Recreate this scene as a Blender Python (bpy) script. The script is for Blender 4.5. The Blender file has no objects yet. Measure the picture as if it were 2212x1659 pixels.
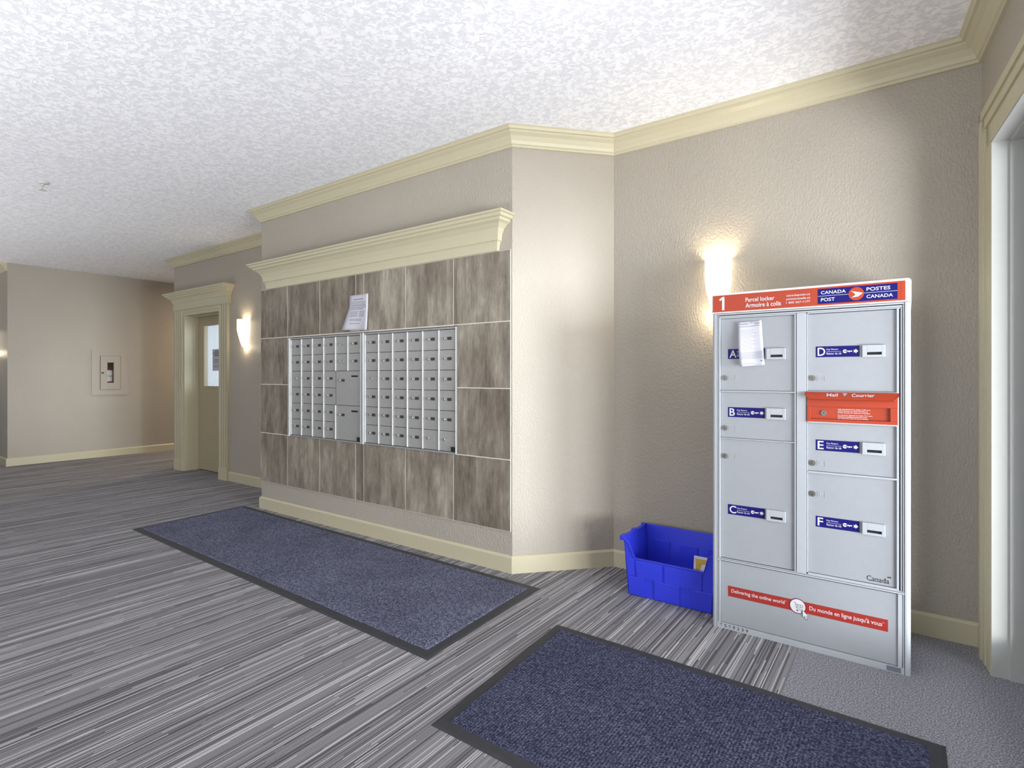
import bpy, math, random
from mathutils import Vector, Matrix
random.seed(7)
SC = bpy.context.scene
COL = SC.collection
PI = math.pi
sin, cos = math.sin, math.cos

# ------------------------------------------------------------------ camera
YAW = 35.8401
cam_data = bpy.data.cameras.new('camera')
cam_data.sensor_width = 36.0
cam_data.lens = 1183.55 / 2212 * 36.0
cam_data.shift_y = -(829.5 - 810.78) / 2212
cam_data.clip_start = 0.05
cam = bpy.data.objects.new('camera', cam_data)
COL.objects.link(cam)
cam.location = (0, 0, 1.2)
cam.rotation_euler = (PI / 2, 0, math.radians(YAW))
SC.camera = cam

# ------------------------------------------------------------------ world, big lights, exposure
world = bpy.data.worlds.new('world'); SC.world = world
world.use_nodes = True
bg = world.node_tree.nodes['Background']
bg.inputs[0].default_value = (0.93, 0.96, 1.0, 1); bg.inputs[1].default_value = 0.28

def area(name, loc, target, sx, sy, power, color, spread=180):
    l = bpy.data.lights.new(name, 'AREA'); l.shape = 'RECTANGLE'
    l.size = sx; l.size_y = sy; l.energy = power; l.color = color
    l.spread = math.radians(spread)
    o = bpy.data.objects.new(name, l); COL.objects.link(o)
    o.location = loc
    d = Vector(target) - Vector(loc)
    o.rotation_euler = d.to_track_quat('-Z', 'Z').to_euler()
    return o
# daylight coming in through the glazed entrance on the right
area('entrance_daylight', (2.35, 1.05, 1.45), (-1.4, 2.4, 1.3), 1.5, 1.6, 66, (0.89, 0.94, 1.0))
# daylight from the open street further out, reaching deep into the lobby
area('street_daylight', (14.0, 0.4, 1.3), (-9.6, 2.0, 1.3), 4.6, 3.0, 290, (0.86, 0.93, 1.0), 50)
# unseen fill light added behind the camera
area('lobby_fill', (-2.2, -4.6, 1.3), (-2.6, 2, 1.7), 5.0, 2.2, 92, (0.95, 0.97, 1.0))
# low sun bounced from the bright ground outside towards the ceiling
area('ground_bounce', (2.2, 0.9, 0.15), (-3.0, 0.9, 2.7), 1.5, 1.6, 360, (0.93, 0.96, 1.0))
# upward fills added behind and left of the camera to brighten the ceiling
area('ceiling_fill_near', (-2.2, -1.1, 0.06), (-2.2, -0.7, 2.7), 4.2, 1.6, 124, (0.97, 0.98, 1.0), 140)
area('ceiling_fill_left', (-7.8, 0.0, 0.06), (-7.8, 0.15, 2.7), 5.0, 1.4, 35, (0.97, 0.98, 1.0), 125)
# ceiling lamp of the side hallway, round the corner
area('hallway_lamp', (-8.7, 5.2, 2.6), (-8.7, 5.2, 0), 0.5, 0.5, 42, (1.0, 0.82, 0.60))
area('office_lamp', (-5.8, 4.3, 1.5), (-7.5, 4.1, 1.4), 1.2, 1.6, 15, (0.82, 0.92, 1.0), 110)

SC.view_settings.view_transform = 'Standard'
SC.view_settings.look = 'None'
SC.view_settings.gamma = 1.0
SC.view_settings.use_curve_mapping = False
SC.view_settings.exposure = 0.10

# ------------------------------------------------------------------ materials
def sl(c):
    r = []
    for v in c:
        v /= 255.0
        r.append(v / 12.92 if v <= 0.04045 else ((v + 0.055) / 1.055) ** 2.4)
    return (r[0], r[1], r[2], 1)

class NT:
    def __init__(s, name):
        s.m = bpy.data.materials.new(name); s.m.use_nodes = True
        s.t = s.m.node_tree; s.n = s.t.nodes
        s.b = s.n['Principled BSDF']; s.out = s.n['Material Output']
    def add(s, typ, **kw):
        n = s.n.new(typ)
        for k, v in kw.items(): setattr(n, k, v)
        return n
    def link(s, a, b): s.t.links.new(a, b)
    def setin(s, node, d):
        for k, v in d.items():
            if isinstance(v, bpy.types.NodeSocket): s.link(v, node.inputs[k])
            else: node.inputs[k].default_value = v
    def math(s, op, a, b=0.0):
        n = s.add('ShaderNodeMath', operation=op); s.setin(n, {0: a, 1: b}); return n.outputs[0]
    def noise(s, vec, scale, detail=2.0, rough=0.5, dist=0.0):
        n = s.add('ShaderNodeTexNoise'); s.setin(n, {'Vector': vec, 'Scale': scale, 'Detail': detail, 'Roughness': rough, 'Distortion': dist}); return n.outputs[0]
    def ramp(s, fac, stops, interp='LINEAR'):
        n = s.add('ShaderNodeValToRGB'); n.color_ramp.interpolation = interp
        e = n.color_ramp.elements
        while len(e) < len(stops): e.new(0.5)
        for i, (p, c) in enumerate(stops): e[i].position = p; e[i].color = c
        s.link(fac, n.inputs[0]); return n.outputs[0]
    def pos(s, scale=(1, 1, 1)):
        g = s.add('ShaderNodeNewGeometry')
        m = s.add('ShaderNodeMapping'); s.link(g.outputs['Position'], m.inputs[0]); m.inputs['Scale'].default_value = scale
        return m.outputs[0]
    def obj(s, scale=(1, 1, 1)):
        g = s.add('ShaderNodeTexCoord')
        m = s.add('ShaderNodeMapping'); s.link(g.outputs['Object'], m.inputs[0]); m.inputs['Scale'].default_value = scale
        return m.outputs[0]
    def bump(s, h, strength, dist):
        n = s.add('ShaderNodeBump'); s.setin(n, {'Height': h, 'Strength': strength, 'Distance': dist}); s.link(n.outputs[0], s.b.inputs['Normal'])

def simple(name, rgb, rough=0.5, metal=0.0, var=0.03, spec=0.5, scale=30):
    t = NT(name)
    c = sl(rgb)
    lo = tuple(x * (1 - var) for x in c[:3]) + (1,); hi = tuple(min(1, x * (1 + var)) for x in c[:3]) + (1,)
    f = t.noise(t.obj(), scale, 3)
    t.link(t.ramp(f, [(0.3, lo), (0.7, hi)]), t.b.inputs['Base Color'])
    t.b.inputs['Roughness'].default_value = rough; t.b.inputs['Metallic'].default_value = metal
    t.b.inputs['Specular IOR Level'].default_value = spec
    return t.m

def wall_paint():
    t = NT('beige_orange_peel_paint')
    p = t.pos((1, 1, 0.6))
    f = t.noise(t.pos(), 1.3, 2)
    t.link(t.ramp(f, [(0.3, sl((168, 160, 147))), (0.7, sl((174, 166, 153)))]), t.b.inputs['Base Color'])
    h = t.ramp(t.noise(p, 105, 3, 0.55, 0.2), [(0.40, (0, 0, 0, 1)), (0.64, (1, 1, 1, 1))])
    t.bump(h, 0.7, 0.0022)
    t.b.inputs['Roughness'].default_value = 0.5
    t.b.inputs['Specular IOR Level'].default_value = 0.35
    return t.m

def ceiling_mat():
    t = NT('white_knockdown_ceiling')
    h = t.ramp(t.noise(t.pos(), 34, 5, 0.62, 0.8), [(0.42, (0, 0, 0, 1)), (0.56, (1, 1, 1, 1))])
    big = t.noise(t.pos(), 1.5, 3)
    mx = t.add('ShaderNodeMix', data_type='RGBA')
    t.link(h, mx.inputs[0]); mx.inputs[6].default_value = sl((228, 228, 233)); mx.inputs[7].default_value = sl((250, 250, 252))
    t.link(mx.outputs[2], t.b.inputs['Base Color'])
    t.bump(h, 0.4, 0.004)
    t.b.inputs['Roughness'].default_value = 0.9
    return t.m

def carpet_mat():
    t = NT('striped_grey_carpet')
    g = t.add('ShaderNodeNewGeometry'); sp = t.add('ShaderNodeSeparateXYZ'); t.link(g.outputs['Position'], sp.inputs[0])
    x, y = sp.outputs[0], sp.outputs[1]
    def wn(a, b):
        n = t.add('ShaderNodeTexWhiteNoise', noise_dimensions='2D'); c = t.add('ShaderNodeCombineXYZ')
        t.setin(c, {0: a, 1: b}); t.link(c.outputs[0], n.inputs['Vector']); return n.outputs['Value']
    W = 0.0042
    ci = t.math('FLOOR', t.math('DIVIDE', x, W))
    off = wn(ci, 3.3)
    ri = t.math('FLOOR', t.math('ADD', t.math('DIVIDE', y, 0.75), t.math('MULTIPLY', off, 7.0)))
    v = wn(ci, ri)
    ci2 = t.math('FLOOR', t.math('DIVIDE', x, 0.034))
    ri2 = t.math('FLOOR', t.math('ADD', t.math('DIVIDE', y, 0.9), t.math('MULTIPLY', wn(ci2, 9.1), 5.0)))
    v2 = wn(ci2, ri2)
    v = t.math('ADD', t.math('MULTIPLY', v, 0.97), t.math('MULTIPLY', v2, 0.03))
    col = t.ramp(v, [(0.0, sl((98, 96, 99))), (0.18, sl((132, 130, 133))), (0.42, sl((141, 139, 142))), (0.62, sl((152, 150, 153))), (0.85, sl((200, 198, 199)))], 'CONSTANT')
    fine = t.noise(t.pos(), 420, 2)
    mx = t.add('ShaderNodeMix', data_type='RGBA', blend_type='MULTIPLY'); mx.inputs[0].default_value = 1
    t.link(col, mx.inputs[6]); t.link(t.ramp(fine, [(0.3, (0.66, 0.66, 0.66, 1)), (0.7, (1.15, 1.15, 1.15, 1))]), mx.inputs[7])
    t.link(mx.outputs[2], t.b.inputs['Base Color'])
    t.bump(t.math('ADD', fine, v), 0.5, 0.003)
    t.b.inputs['Roughness'].default_value = 0.97; t.b.inputs['Specular IOR Level'].default_value = 0.1
    return t.m

def loop_carpet_mat():
    t = NT('plain_grey_loop_carpet')
    f = t.noise(t.pos(), 190, 3, 0.7)
    t.link(t.ramp(f, [(0.36, sl((96, 96, 102))), (0.50, sl((138, 137, 144))), (0.64, sl((196, 194, 199)))]), t.b.inputs['Base Color'])
    t.bump(f, 0.6, 0.004)
    t.b.inputs['Roughness'].default_value = 0.97; t.b.inputs['Specular IOR Level'].default_value = 0.1
    return t.m

def mat_pile(name, dark, mid, light):
    t = NT(name)
    f = t.noise(t.pos(), 150, 3, 0.8)
    big = t.noise(t.pos((1, 1, 1)), 3.0, 3)
    r = t.ramp(f, [(0.38, sl(dark)), (0.50, sl(mid)), (0.62, sl(light))])
    mx = t.add('ShaderNodeMix', data_type='RGBA', blend_type='MULTIPLY'); mx.inputs[0].default_value = 1
    t.link(r, mx.inputs[6]); t.link(t.ramp(big, [(0.3, (0.85, 0.85, 0.85, 1)), (0.7, (1.1, 1.1, 1.1, 1))]), mx.inputs[7])
    t.link(mx.outputs[2], t.b.inputs['Base Color'])
    g = t.add('ShaderNodeNewGeometry'); sp = t.add('ShaderNodeSeparateXYZ'); t.link(g.outputs['Position'], sp.inputs[0])
    rib = t.math('SINE', t.math('MULTIPLY', sp.outputs[0], 2 * PI / 0.011))
    rib2 = t.math('SINE', t.math('MULTIPLY', sp.outputs[1], 2 * PI / 0.011))
    t.bump(t.math('ADD', t.math('MULTIPLY', t.math('ADD', rib, rib2), 0.4), f), 0.7, 0.004)
    t.b.inputs['Roughness'].default_value = 0.97; t.b.inputs['Specular IOR Level'].default_value = 0.15
    return t.m

def tile_mat():
    t = NT('wood_look_stone_tile')
    g = t.add('ShaderNodeNewGeometry')
    isl = g.outputs['Random Per Island']
    m = t.add('ShaderNodeMapping'); t.link(g.outputs['Position'], m.inputs[0]); m.inputs['Scale'].default_value = (1, 1, 0.16)
    cv = t.add('ShaderNodeCombineXYZ'); t.setin(cv, {0: t.math('MULTIPLY', isl, 37.0), 2: t.math('MULTIPLY', isl, 91.0)})
    va = t.add('ShaderNodeVectorMath', operation='ADD'); t.link(m.outputs[0], va.inputs[0]); t.link(cv.outputs[0], va.inputs[1])
    m2 = t.add('ShaderNodeMapping'); t.link(g.outputs['Position'], m2.inputs[0]); m2.inputs['Scale'].default_value = (1, 1, 0.45)
    vb = t.add('ShaderNodeVectorMath', operation='ADD'); t.link(m2.outputs[0], vb.inputs[0]); t.link(cv.outputs[0], vb.inputs[1])
    st = t.noise(va.outputs[0], 17, 6, 0.66, 0.25)
    bl = t.noise(vb.outputs[0], 6, 8, 0.68, 0.3)
    fine = t.noise(va.outputs[0], 80, 4, 0.7)
    f = t.math('ADD', t.math('ADD', t.math('MULTIPLY', st, 0.36), t.math('MULTIPLY', bl, 0.46)), t.math('MULTIPLY', fine, 0.18))
    f = t.math('ADD', f, t.math('MULTIPLY', t.math('SUBTRACT', isl, 0.5), 0.07))
    t.link(t.ramp(f, [(0.36, sl((84, 75, 65))), (0.45, sl((113, 103, 90))), (0.53, sl((134, 125, 111))), (0.66, sl((174, 165, 150)))]), t.b.inputs['Base Color'])
    t.b.inputs['Roughness'].default_value = 0.45
    t.bump(f, 0.15, 0.002)
    return t.m

def glass_mat(name='clear_glass', tint=(1, 1, 1, 1), gl=0.08):
    t = NT(name)
    t.n.remove(t.b)
    tr = t.add('ShaderNodeBsdfTransparent'); tr.inputs[0].default_value = tint
    go = t.add('ShaderNodeBsdfGlossy'); go.inputs['Roughness'].default_value = 0.03
    mx = t.add('ShaderNodeMixShader'); mx.inputs[0].default_value = gl
    t.link(tr.outputs[0], mx.inputs[1]); t.link(go.outputs[0], mx.inputs[2]); t.link(mx.outputs[0], t.out.inputs[0])
    return t.m

def emit_mat(name, rgb, strength):
    t = NT(name)
    t.b.inputs['Base Color'].default_value = (0.9, 0.88, 0.82, 1)
    t.b.inputs['Roughness'].default_value = 0.4
    t.b.inputs['Emission Color'].default_value = rgb
    # frosted glass: a little livelier in the belly than near the rims
    f = t.noise(t.obj((1, 1, 1)), 9, 2)
    t.link(t.math('MULTIPLY', t.math('ADD', t.math('MULTIPLY', f, 0.25), 0.88), strength), t.b.inputs['Emission Strength'])
    return t.m

M = {}
M['wall'] = wall_paint(); M['ceil'] = ceiling_mat(); M['carpet'] = carpet_mat(); M['loop'] = loop_carpet_mat()
M['tile'] = tile_mat(); M['grout'] = simple('pale_grout', (214, 206, 192), 0.9)
M['trim'] = simple('cream_trim_paint', (192, 184, 156), 0.38, var=0.015)
M['jamb'] = simple('white_jamb_paint', (180, 181, 176), 0.35, var=0.01)
M['door'] = simple('olive_beige_door_paint', (170, 158, 128), 0.45, var=0.02)
M['pile'] = mat_pile('blue_grey_mat_pile', (52, 54, 68), (90, 93, 116), (150, 152, 172))
M['pile2'] = mat_pile('dark_navy_mat_pile', (38, 40, 55), (64, 67, 92), (112, 114, 138))
M['rubber'] = simple('black_rubber_border', (52, 53, 58), 0.6, var=0.12)
M['alu'] = simple('brushed_aluminium', (176, 177, 176), 0.38, 0.55, var=0.04)
M['alub'] = simple('lit_edge_aluminium', (205, 206, 205), 0.4, 0.1, var=0.01)  # aluminium lightened to paint in the light caught by raised edges
M['aludoor'] = simple('satin_silver_paint', (170, 169, 165), 0.42, 0.35, var=0.02)
M['chrome'] = simple('lock_chrome', (200, 200, 196), 0.25, 0.9)
M['dark'] = simple('gap_shade', (28, 27, 26), 0.6)  # near-black that paints in shade above and between parts
M['black'] = simple('black_plastic', (20, 20, 22), 0.5)
M['cardwin'] = simple('dark_card_window', (62, 58, 52), 0.35, var=0.1)
M['locker'] = simple('pale_grey_powder_coat', (170, 174, 179), 0.34, 0.0, var=0.012)
M['lockerd'] = simple('grey_locker_door_coat', (152, 155, 159), 0.36, 0.0, var=0.015)
M['lockerw'] = simple('white_plastic_frame', (212, 208, 204), 0.35, var=0.01)
M['orange'] = simple('orange_red_sign', (166, 56, 24), 0.45, var=0.02)
M['red'] = simple('red_vinyl', (154, 44, 36), 0.4, var=0.02)
M['navy'] = simple('royal_blue_vinyl', (15, 13, 100), 0.5, var=0.03, spec=0.25)
M['white'] = simple('white_vinyl', (208, 206, 210), 0.5, var=0.0)
M['ink'] = simple('black_print', (30, 30, 34), 0.6)
M['greyink'] = simple('faded_print', (112, 112, 124), 0.7)
M['paper'] = simple('white_paper', (190, 189, 196), 0.75, var=0.01)
M['lockmetal'] = simple('dull_lock_metal', (120, 118, 112), 0.35, 0.7, var=0.15, scale=150)
M['bin'] = simple('blue_polypropylene', (50, 62, 214), 0.32, var=0.03)
M['yellow'] = simple('mustard_print', (196, 160, 66), 0.55)
M['steel'] = simple('dark_bronze_frame', (44, 45, 52), 0.4, 0.3)
M['glass'] = glass_mat()
M['frost'] = emit_mat('lit_frosted_glass', (1.0, 0.86, 0.62, 1), 4.2)
M['extred'] = simple('extinguisher_red', (84, 22, 24), 0.3)
M['extlabel'] = simple('extinguisher_label', (225, 222, 216), 0.45, var=0.12, scale=40)
M['office'] = simple('office_wall_white', (225, 228, 232), 0.8)
M['cabin'] = simple('cabinet_face_paint', (170, 161, 147), 0.5, var=0.01)

# ------------------------------------------------------------------ mesh helpers
class MB:
    """collects shapes, builds ONE mesh object; each face has a material slot"""
    def __init__(s): s.v = []; s.f = []; s.mi = []; s.smooth = []
    def face(s, idx, mi=0, sm=False): s.f.append(tuple(idx)); s.mi.append(mi); s.smooth.append(sm)
    def quad(s, a, b, c, d, mi=0):
        n = len(s.v); s.v += [a, b, c, d]; s.face((n, n + 1, n + 2, n + 3), mi); return s
    def box(s, x0, x1, y0, y1, z0, z1, mi=0):
        n = len(s.v)
        s.v += [(x0, y0, z0), (x1, y0, z0), (x1, y1, z0), (x0, y1, z0), (x0, y0, z1), (x1, y0, z1), (x1, y1, z1), (x0, y1, z1)]
        for f in ((0, 3, 2, 1), (4, 5, 6, 7), (0, 1, 5, 4), (1, 2, 6, 5), (2, 3, 7, 6), (3, 0, 4, 7)):
            s.face([n + i for i in f], mi)
        return s
    def prism(s, poly, z0, z1, mi=0):
        """vertical prism over a counter-clockwise plan polygon"""
        n = len(s.v); k = len(poly)
        s.v += [(x, y, z0) for x, y in poly] + [(x, y, z1) for x, y in poly]
        s.face([n + i for i in reversed(range(k))], mi); s.face([n + k + i for i in range(k)], mi)
        for i in range(k):
            j = (i + 1) % k; s.face((n + i, n + j, n + k + j, n + k + i), mi)
        return s
    def plate(s, poly, y0, y1, mi=0):
        """polygon given in x,z; extruded along y from y0 (front) to y1"""
        n = len(s.v); k = len(poly)
        s.v += [(x, y0, z) for x, z in poly] + [(x, y1, z) for x, z in poly]
        s.face([n + i for i in range(k)], mi); s.face([n + k + i for i in reversed(range(k))], mi)
        for i in range(k):
            j = (i + 1) % k; s.face((n + j, n + i, n + k + i, n + k + j), mi)
        return s
    def cyl(s, c, axis, r, L, seg=20, mi=0, r2=None, sm=True):
        c = Vector(c); a = Vector(axis).normalized(); q = Vector((0, 0, 1)).rotation_difference(a)
        r2 = r if r2 is None else r2
        n = len(s.v)
        for t, rr in ((0, r), (L, r2)):
            for i in range(seg):
                p = c + q @ Vector((rr * cos(2 * PI * i / seg), rr * sin(2 * PI * i / seg), t)); s.v.append(tuple(p))
        s.face([n + i for i in reversed(range(seg))], mi); s.face([n + seg + i for i in range(seg)], mi)
        for i in range(seg):
            j = (i + 1) % seg; s.face((n + i, n + j, n + seg + j, n + seg + i), mi, sm)
        return s
    def lathe(s, prof, c=(0, 0, 0), seg=28, mi=0):
        n = len(s.v); k = len(prof)
        for r, z in prof:
            for i in range(seg): s.v.append((c[0] + r * cos(2 * PI * i / seg), c[1] + r * sin(2 * PI * i / seg), c[2] + z))
        for a in range(k - 1):
            for i in range(seg):
                j = (i + 1) % seg; s.face((n + a * seg + i, n + a * seg + j, n + (a + 1) * seg + j, n + (a + 1) * seg + i), mi, True)
        return s
    def sweep(s, path, prof, mi=0, caps=True):
        """path: plan points; profile points (out, z) offset to the right of travel, mitred"""
        P = [Vector(p) for p in path]; k = len(P); rings = []
        for i in range(k):
            ds = []
            if i > 0: ds.append((P[i] - P[i - 1]).normalized())
            if i < k - 1: ds.append((P[i + 1] - P[i]).normalized())
            ns = [Vector((d.y, -d.x)) for d in ds]
            m = ns[0] if len(ns) == 1 else (ns[0] + ns[1]) / (1 + ns[0].dot(ns[1]))
            n0 = len(s.v)
            for o, z in prof: s.v.append((P[i].x + m.x * o, P[i].y + m.y * o, z))
            rings.append(n0)
        q = len(prof)
        for i in range(k - 1):
            a, b = rings[i], rings[i + 1]
            for j in range(q):
                l = (j + 1) % q; s.face((a + j, b + j, b + l, a + l), mi)
        if caps:
            s.face([rings[0] + j for j in range(q)], mi); s.face([rings[-1] + j for j in reversed(range(q))], mi)
        return s
    def text(s, body, x0, x1, z0, z1, y, mi=0, bold=0.0, serif=False):
        """flat lettering facing -y, fitted exactly into the box x0..x1, z0..z1"""
        cu = bpy.data.curves.new('lettering', 'FONT'); cu.body = body; cu.size = 1; cu.offset = bold; cu.resolution_u = 3
        cu.space_line = 1.0
        to = bpy.data.objects.new('lettering', cu); COL.objects.link(to)
        bpy.context.view_layer.update()
        me = bpy.data.meshes.new_from_object(to)
        vs = [v.co.copy() for v in me.vertices]; fs = [tuple(p.vertices) for p in me.polygons]
        bpy.data.objects.remove(to); bpy.data.curves.remove(cu); bpy.data.meshes.remove(me)
        ax, bx = min(v.x for v in vs), max(v.x for v in vs); az, bz = min(v.y for v in vs), max(v.y for v in vs)
        n = len(s.v)
        for v in vs: s.v.append((x0 + (v.x - ax) / (bx - ax) * (x1 - x0), y, z0 + (v.y - az) / (bz - az) * (z1 - z0)))
        for f in fs: s.face([n + i for i in f], mi)
        return s
    def build(s, name, mats, parent=None, loc=None, bevel=0, fix=True):
        me = bpy.data.meshes.new(name)
        me.from_pydata(s.v, [], s.f)
        if not isinstance(mats, (list, tuple)): mats = [mats]
        for m in mats: me.materials.append(m)
        for p, mi, sm in zip(me.polygons, s.mi, s.smooth): p.material_index = mi; p.use_smooth = sm
        if fix:
            import bmesh
            bm = bmesh.new(); bm.from_mesh(me); bmesh.ops.recalc_face_normals(bm, faces=bm.faces); bm.to_mesh(me); bm.free()
        me.update()
        o = bpy.data.objects.new(name, me); COL.objects.link(o)
        if parent: o.parent = parent
        if loc: o.location = loc
        if bevel:
            b = o.modifiers.new('bevel', 'BEVEL'); b.width = bevel; b.segments = 2; b.limit_method = 'ANGLE'; b.angle_limit = math.radians(50)
        return o

def thing(name, label, cat, loc=(0, 0, 0), group=None):
    o = bpy.data.objects.new(name, None); o.empty_display_size = 0.1; COL.objects.link(o)
    o.location = loc; o['label'] = label; o['category'] = cat
    if group: o['group'] = group
    return o
def tag(o, label, cat, group=None):
    o['label'] = label; o['category'] = cat
    if group: o['group'] = group
    return o
def struct(o): o['kind'] = 'structure'; return o

# ------------------------------------------------------------------ room dimensions (metres)
V0, V1 = 2.696, 3.179          # front of the mailbox wall; plane of the walls behind it
UL, UC, UC2 = -4.744, -1.945, -1.503
UR = 0.2656                    # where the right wall meets the entrance wall
H = 2.687
UD = -7.675                    # free end of the wall with the door
UF, VF = -9.62, 1.96           # far wall and its outer corner
KB = 0.1045
RD = Vector((0.088, -0.9961))  # direction of the entrance wall, towards the camera
def RP(t, out=0.0):            # point on the entrance wall, t metres from the corner, out = into the entrance
    return (UR + RD.x * t + 0.9961 * out, V1 + RD.y * t + 0.088 * out)

# floor: striped carpet, plain loop carpet by the entrance
f = MB()
f.quad((-15, -5.5, 0), (-0.386, -5.5, 0), (-0.386, 7, 0), (-15, 7, 0), 0)
f.quad((-0.386, -5.5, 0), (3.2, -5.5, 0), (3.2, 7, 0), (-0.386, 7, 0), 1)
struct(f.build('floor', [M['carpet'], M['loop']], fix=False))
struct(MB().box(-15, 0.75, -5.5, 7, H, H + 0.1).build('ceiling', M['ceil']))

# mailbox wall (bump-out) with an opening for the mailbox units
MU0, MU1, MZ0, MZ1 = -4.285, -2.378, 0.684, 1.522
w = MB()
w.box(UL, MU0, V0, V0 + 0.12, 0, H).box(MU1, UC, V0, V0 + 0.12, 0, H)
w.box(MU0, MU1, V0, V0 + 0.12, 0, MZ0).box(MU0, MU1, V0, V0 + 0.12, MZ1, H)
w.box(UL, UL + 0.12, V0 + 0.12, V1 + 0.1, 0, H)
struct(w.build('wall_middle', M['wall']))
struct(MB().prism([(UC, V0), (UC2, V1), (UC2, V1 + 0.12), (UC, V0 + 0.12)], 0, H).build('wall_angled', M['wall']))
struct(MB().box(UC2, UR + 0.3, V1, V1 + 0.12, 0, H).build('wall_right', M['wall']))
# wall with the door
DL, DR, DH = -7.367, -6.48, 1.97
w = MB()
w.box(UD, DL, V1, V1 + 0.14, 0, H).box(DR, UL, V1, V1 + 0.14, 0, H).box(DL, DR, V1, V1 + 0.14, DH, H)
w.box(UD, UD + 0.12, V1 + 0.14, 6.9, 0, H)
struct(w.build('wall_back', M['wall']))
# far wall with a recess for the extinguisher cabinet
EY0, EY1, EZ0, EZ1 = 2.985, 3.225, 1.0, 1.47
w = MB()
w.box(UF - 0.2, UF, VF, EY0, 0, H).box(UF - 0.2, UF, EY1, 6.9, 0, H)
w.box(UF - 0.2, UF, EY0, EY1, 0, EZ0).box(UF - 0.2, UF, EY0, EY1, EZ1, H)
w.box(UF - 0.25, UF - 0.2, VF, 6.9, 0, H)
struct(w.build('wall_far', M['wall']))
struct(MB().box(-15, UF - 0.25, VF, VF + 0.15, 0, H).build('wall_left', M['wall']))
struct(MB().box(UF - 0.25, UD + 0.12, 6.9, 7.0, 0, H).build('wall_hallway', M['wall']))
# small lit office behind the door
w = MB()
w.box(-7.555, -7.53, V1 + 0.14, 5.2, 0, H)
w.box(-7.555, -5.6, 5.2, 5.3, 0, H).box(-5.6, -5.5, V1 + 0.14, 5.3, 0, H)
struct(w.build('wall_office', M['office']))

# entrance wall with the glazed entrance
OT0, OT1, OH = 0.28, 2.35, 2.135       # opening from / to along the wall, head height
def rbox(m, t0, t1, o0, o1, z0, z1, mi=0):
    m.prism([RP(t0, o0), RP(t1, o0), RP(t1, o1), RP(t0, o1)], z0, z1, mi); return m
w = MB()
rbox(w, 0.0, OT0, 0, 0.16, 0, H); rbox(w, OT1, 8.2, 0, 0.16, 0, H); rbox(w, OT0, OT1, 0, 0.16, OH, H)
struct(w.build('wall_entrance', M['wall']))

# crown mouldings
CB = H - 0.105
crown = [(0, CB), (0.012, CB), (0.014, CB + 0.012), (0.022, CB + 0.016), (0.028, CB + 0.034), (0.046, CB + 0.058), (0.066, CB + 0.072),
         (0.068, CB + 0.082), (0.080, CB + 0.084), (0.084, CB + 0.098), (0.092, CB + 0.105), (0, CB + 0.105)]
struct(MB().sweep([(UL, V1 - 0.1), (UL, V0), (UC, V0), (UC2, V1), (UR, V1), RP(8.1)], crown).build('trim_1', M['trim']))
struct(MB().sweep([(UD, V1 + 1.6), (UD, V1), (UL - 0.0, V1)], crown).build('trim_2', M['trim']))
struct(MB().sweep([(-14.9, VF), (UF - 0.01, VF)], crown).build('trim_3', M['trim']))
# baseboards
base = [(0, 0), (0.016, 0), (0.016, KB - 0.012), (0.010, KB - 0.004), (0.006, KB), (0, KB)]
struct(MB().sweep([(UL, V1 - 0.016), (UL, V0), (UC, V0), (UC2, V1), (UR, V1), RP(0.10)], base).build('baseboard_middle', M['trim']))
struct(MB().sweep([(DR + 0.205, V1), (UL - 0.0, V1)], base).build('baseboard_back', M['trim']))
struct(MB().sweep([(-14.9, VF), (UF, VF), (UF, 6.88)], base).build('baseboard_far', M['trim']))

# entrance casing, jamb and glazed door
t = MB()
for a, b, o in ((0.0, 0.035, 0.030), (0.035, 0.05, 0.022), (0.05, 0.085, 0.026), (0.085, 0.10, 0.018), (0.10, 0.17, 0.022)):
    rbox(t, OT0 - 0.17 + a, OT0 - 0.17 + b, -o, 0, 0, OH + 0.17 - a)                     # stile towards the corner
    rbox(t, OT0 - 0.17 + a, OT1 + 0.17 - a, -o, 0, OH + 0.17 - b, OH + 0.17 - a)         # head
    rbox(t, OT1 + 0.17 - b, OT1 + 0.17 - a, -o, 0, 0, OH + 0.17 - a)
struct(t.build('trim_4', M['trim']))
t = MB()
for o0, o1, k in ((-0.02, 0.035, 0.0), (0.035, 0.085, 0.010)):
    rbox(t, OT0 - 0.01, OT0 + 0.006 + k, o0, o1, 0, OH)
    rbox(t, OT1 - 0.006 - k, OT1 + 0.01, o0, o1, 0, OH)
    rbox(t, OT0 - 0.01, OT1 + 0.01, o0, o1, OH - 0.006 - k, OH + 0.01)
struct(t.build('trim_5', M['jamb']))
d2 = thing('door_2', 'x', 'x', (0, 0, 0)); del d2['label']; del d2['category']; struct(d2)
t = MB()
for a, b in ((OT0 + 0.005, OT0 + 0.075), (1.285, 1.345), (OT1 - 0.075, OT1 - 0.005)): rbox(t, a, b, 0.081, 0.14, 0, OH - 0.01)
rbox(t, OT0 + 0.075, OT1 - 0.075, 0.09, 0.136, 0, 0.16); rbox(t, OT0 + 0.075, OT1 - 0.075, 0.09, 0.136, OH - 0.09, OH - 0.01)
t.build('door_frame', M['steel'], d2)
t = MB(); rbox(t, OT0 + 0.07, 1.29, 0.108, 0.114, 0.15, OH - 0.08); rbox(t, 1.34, OT1 - 0.07, 0.108, 0.114, 0.15, OH - 0.08)
t.build('glass_pane', M['glass'], d2)
t = MB(); rbox(t, 1.20, 1.215, 0.045, 0.06, 0.9, 1.3); rbox(t, 1.20, 1.215, 0.06, 0.10, 0.92, 0.94); rbox(t, 1.20, 1.215, 0.06, 0.10, 1.26, 1.28)
t.build('pull_handle', M['chrome'], d2)

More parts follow.
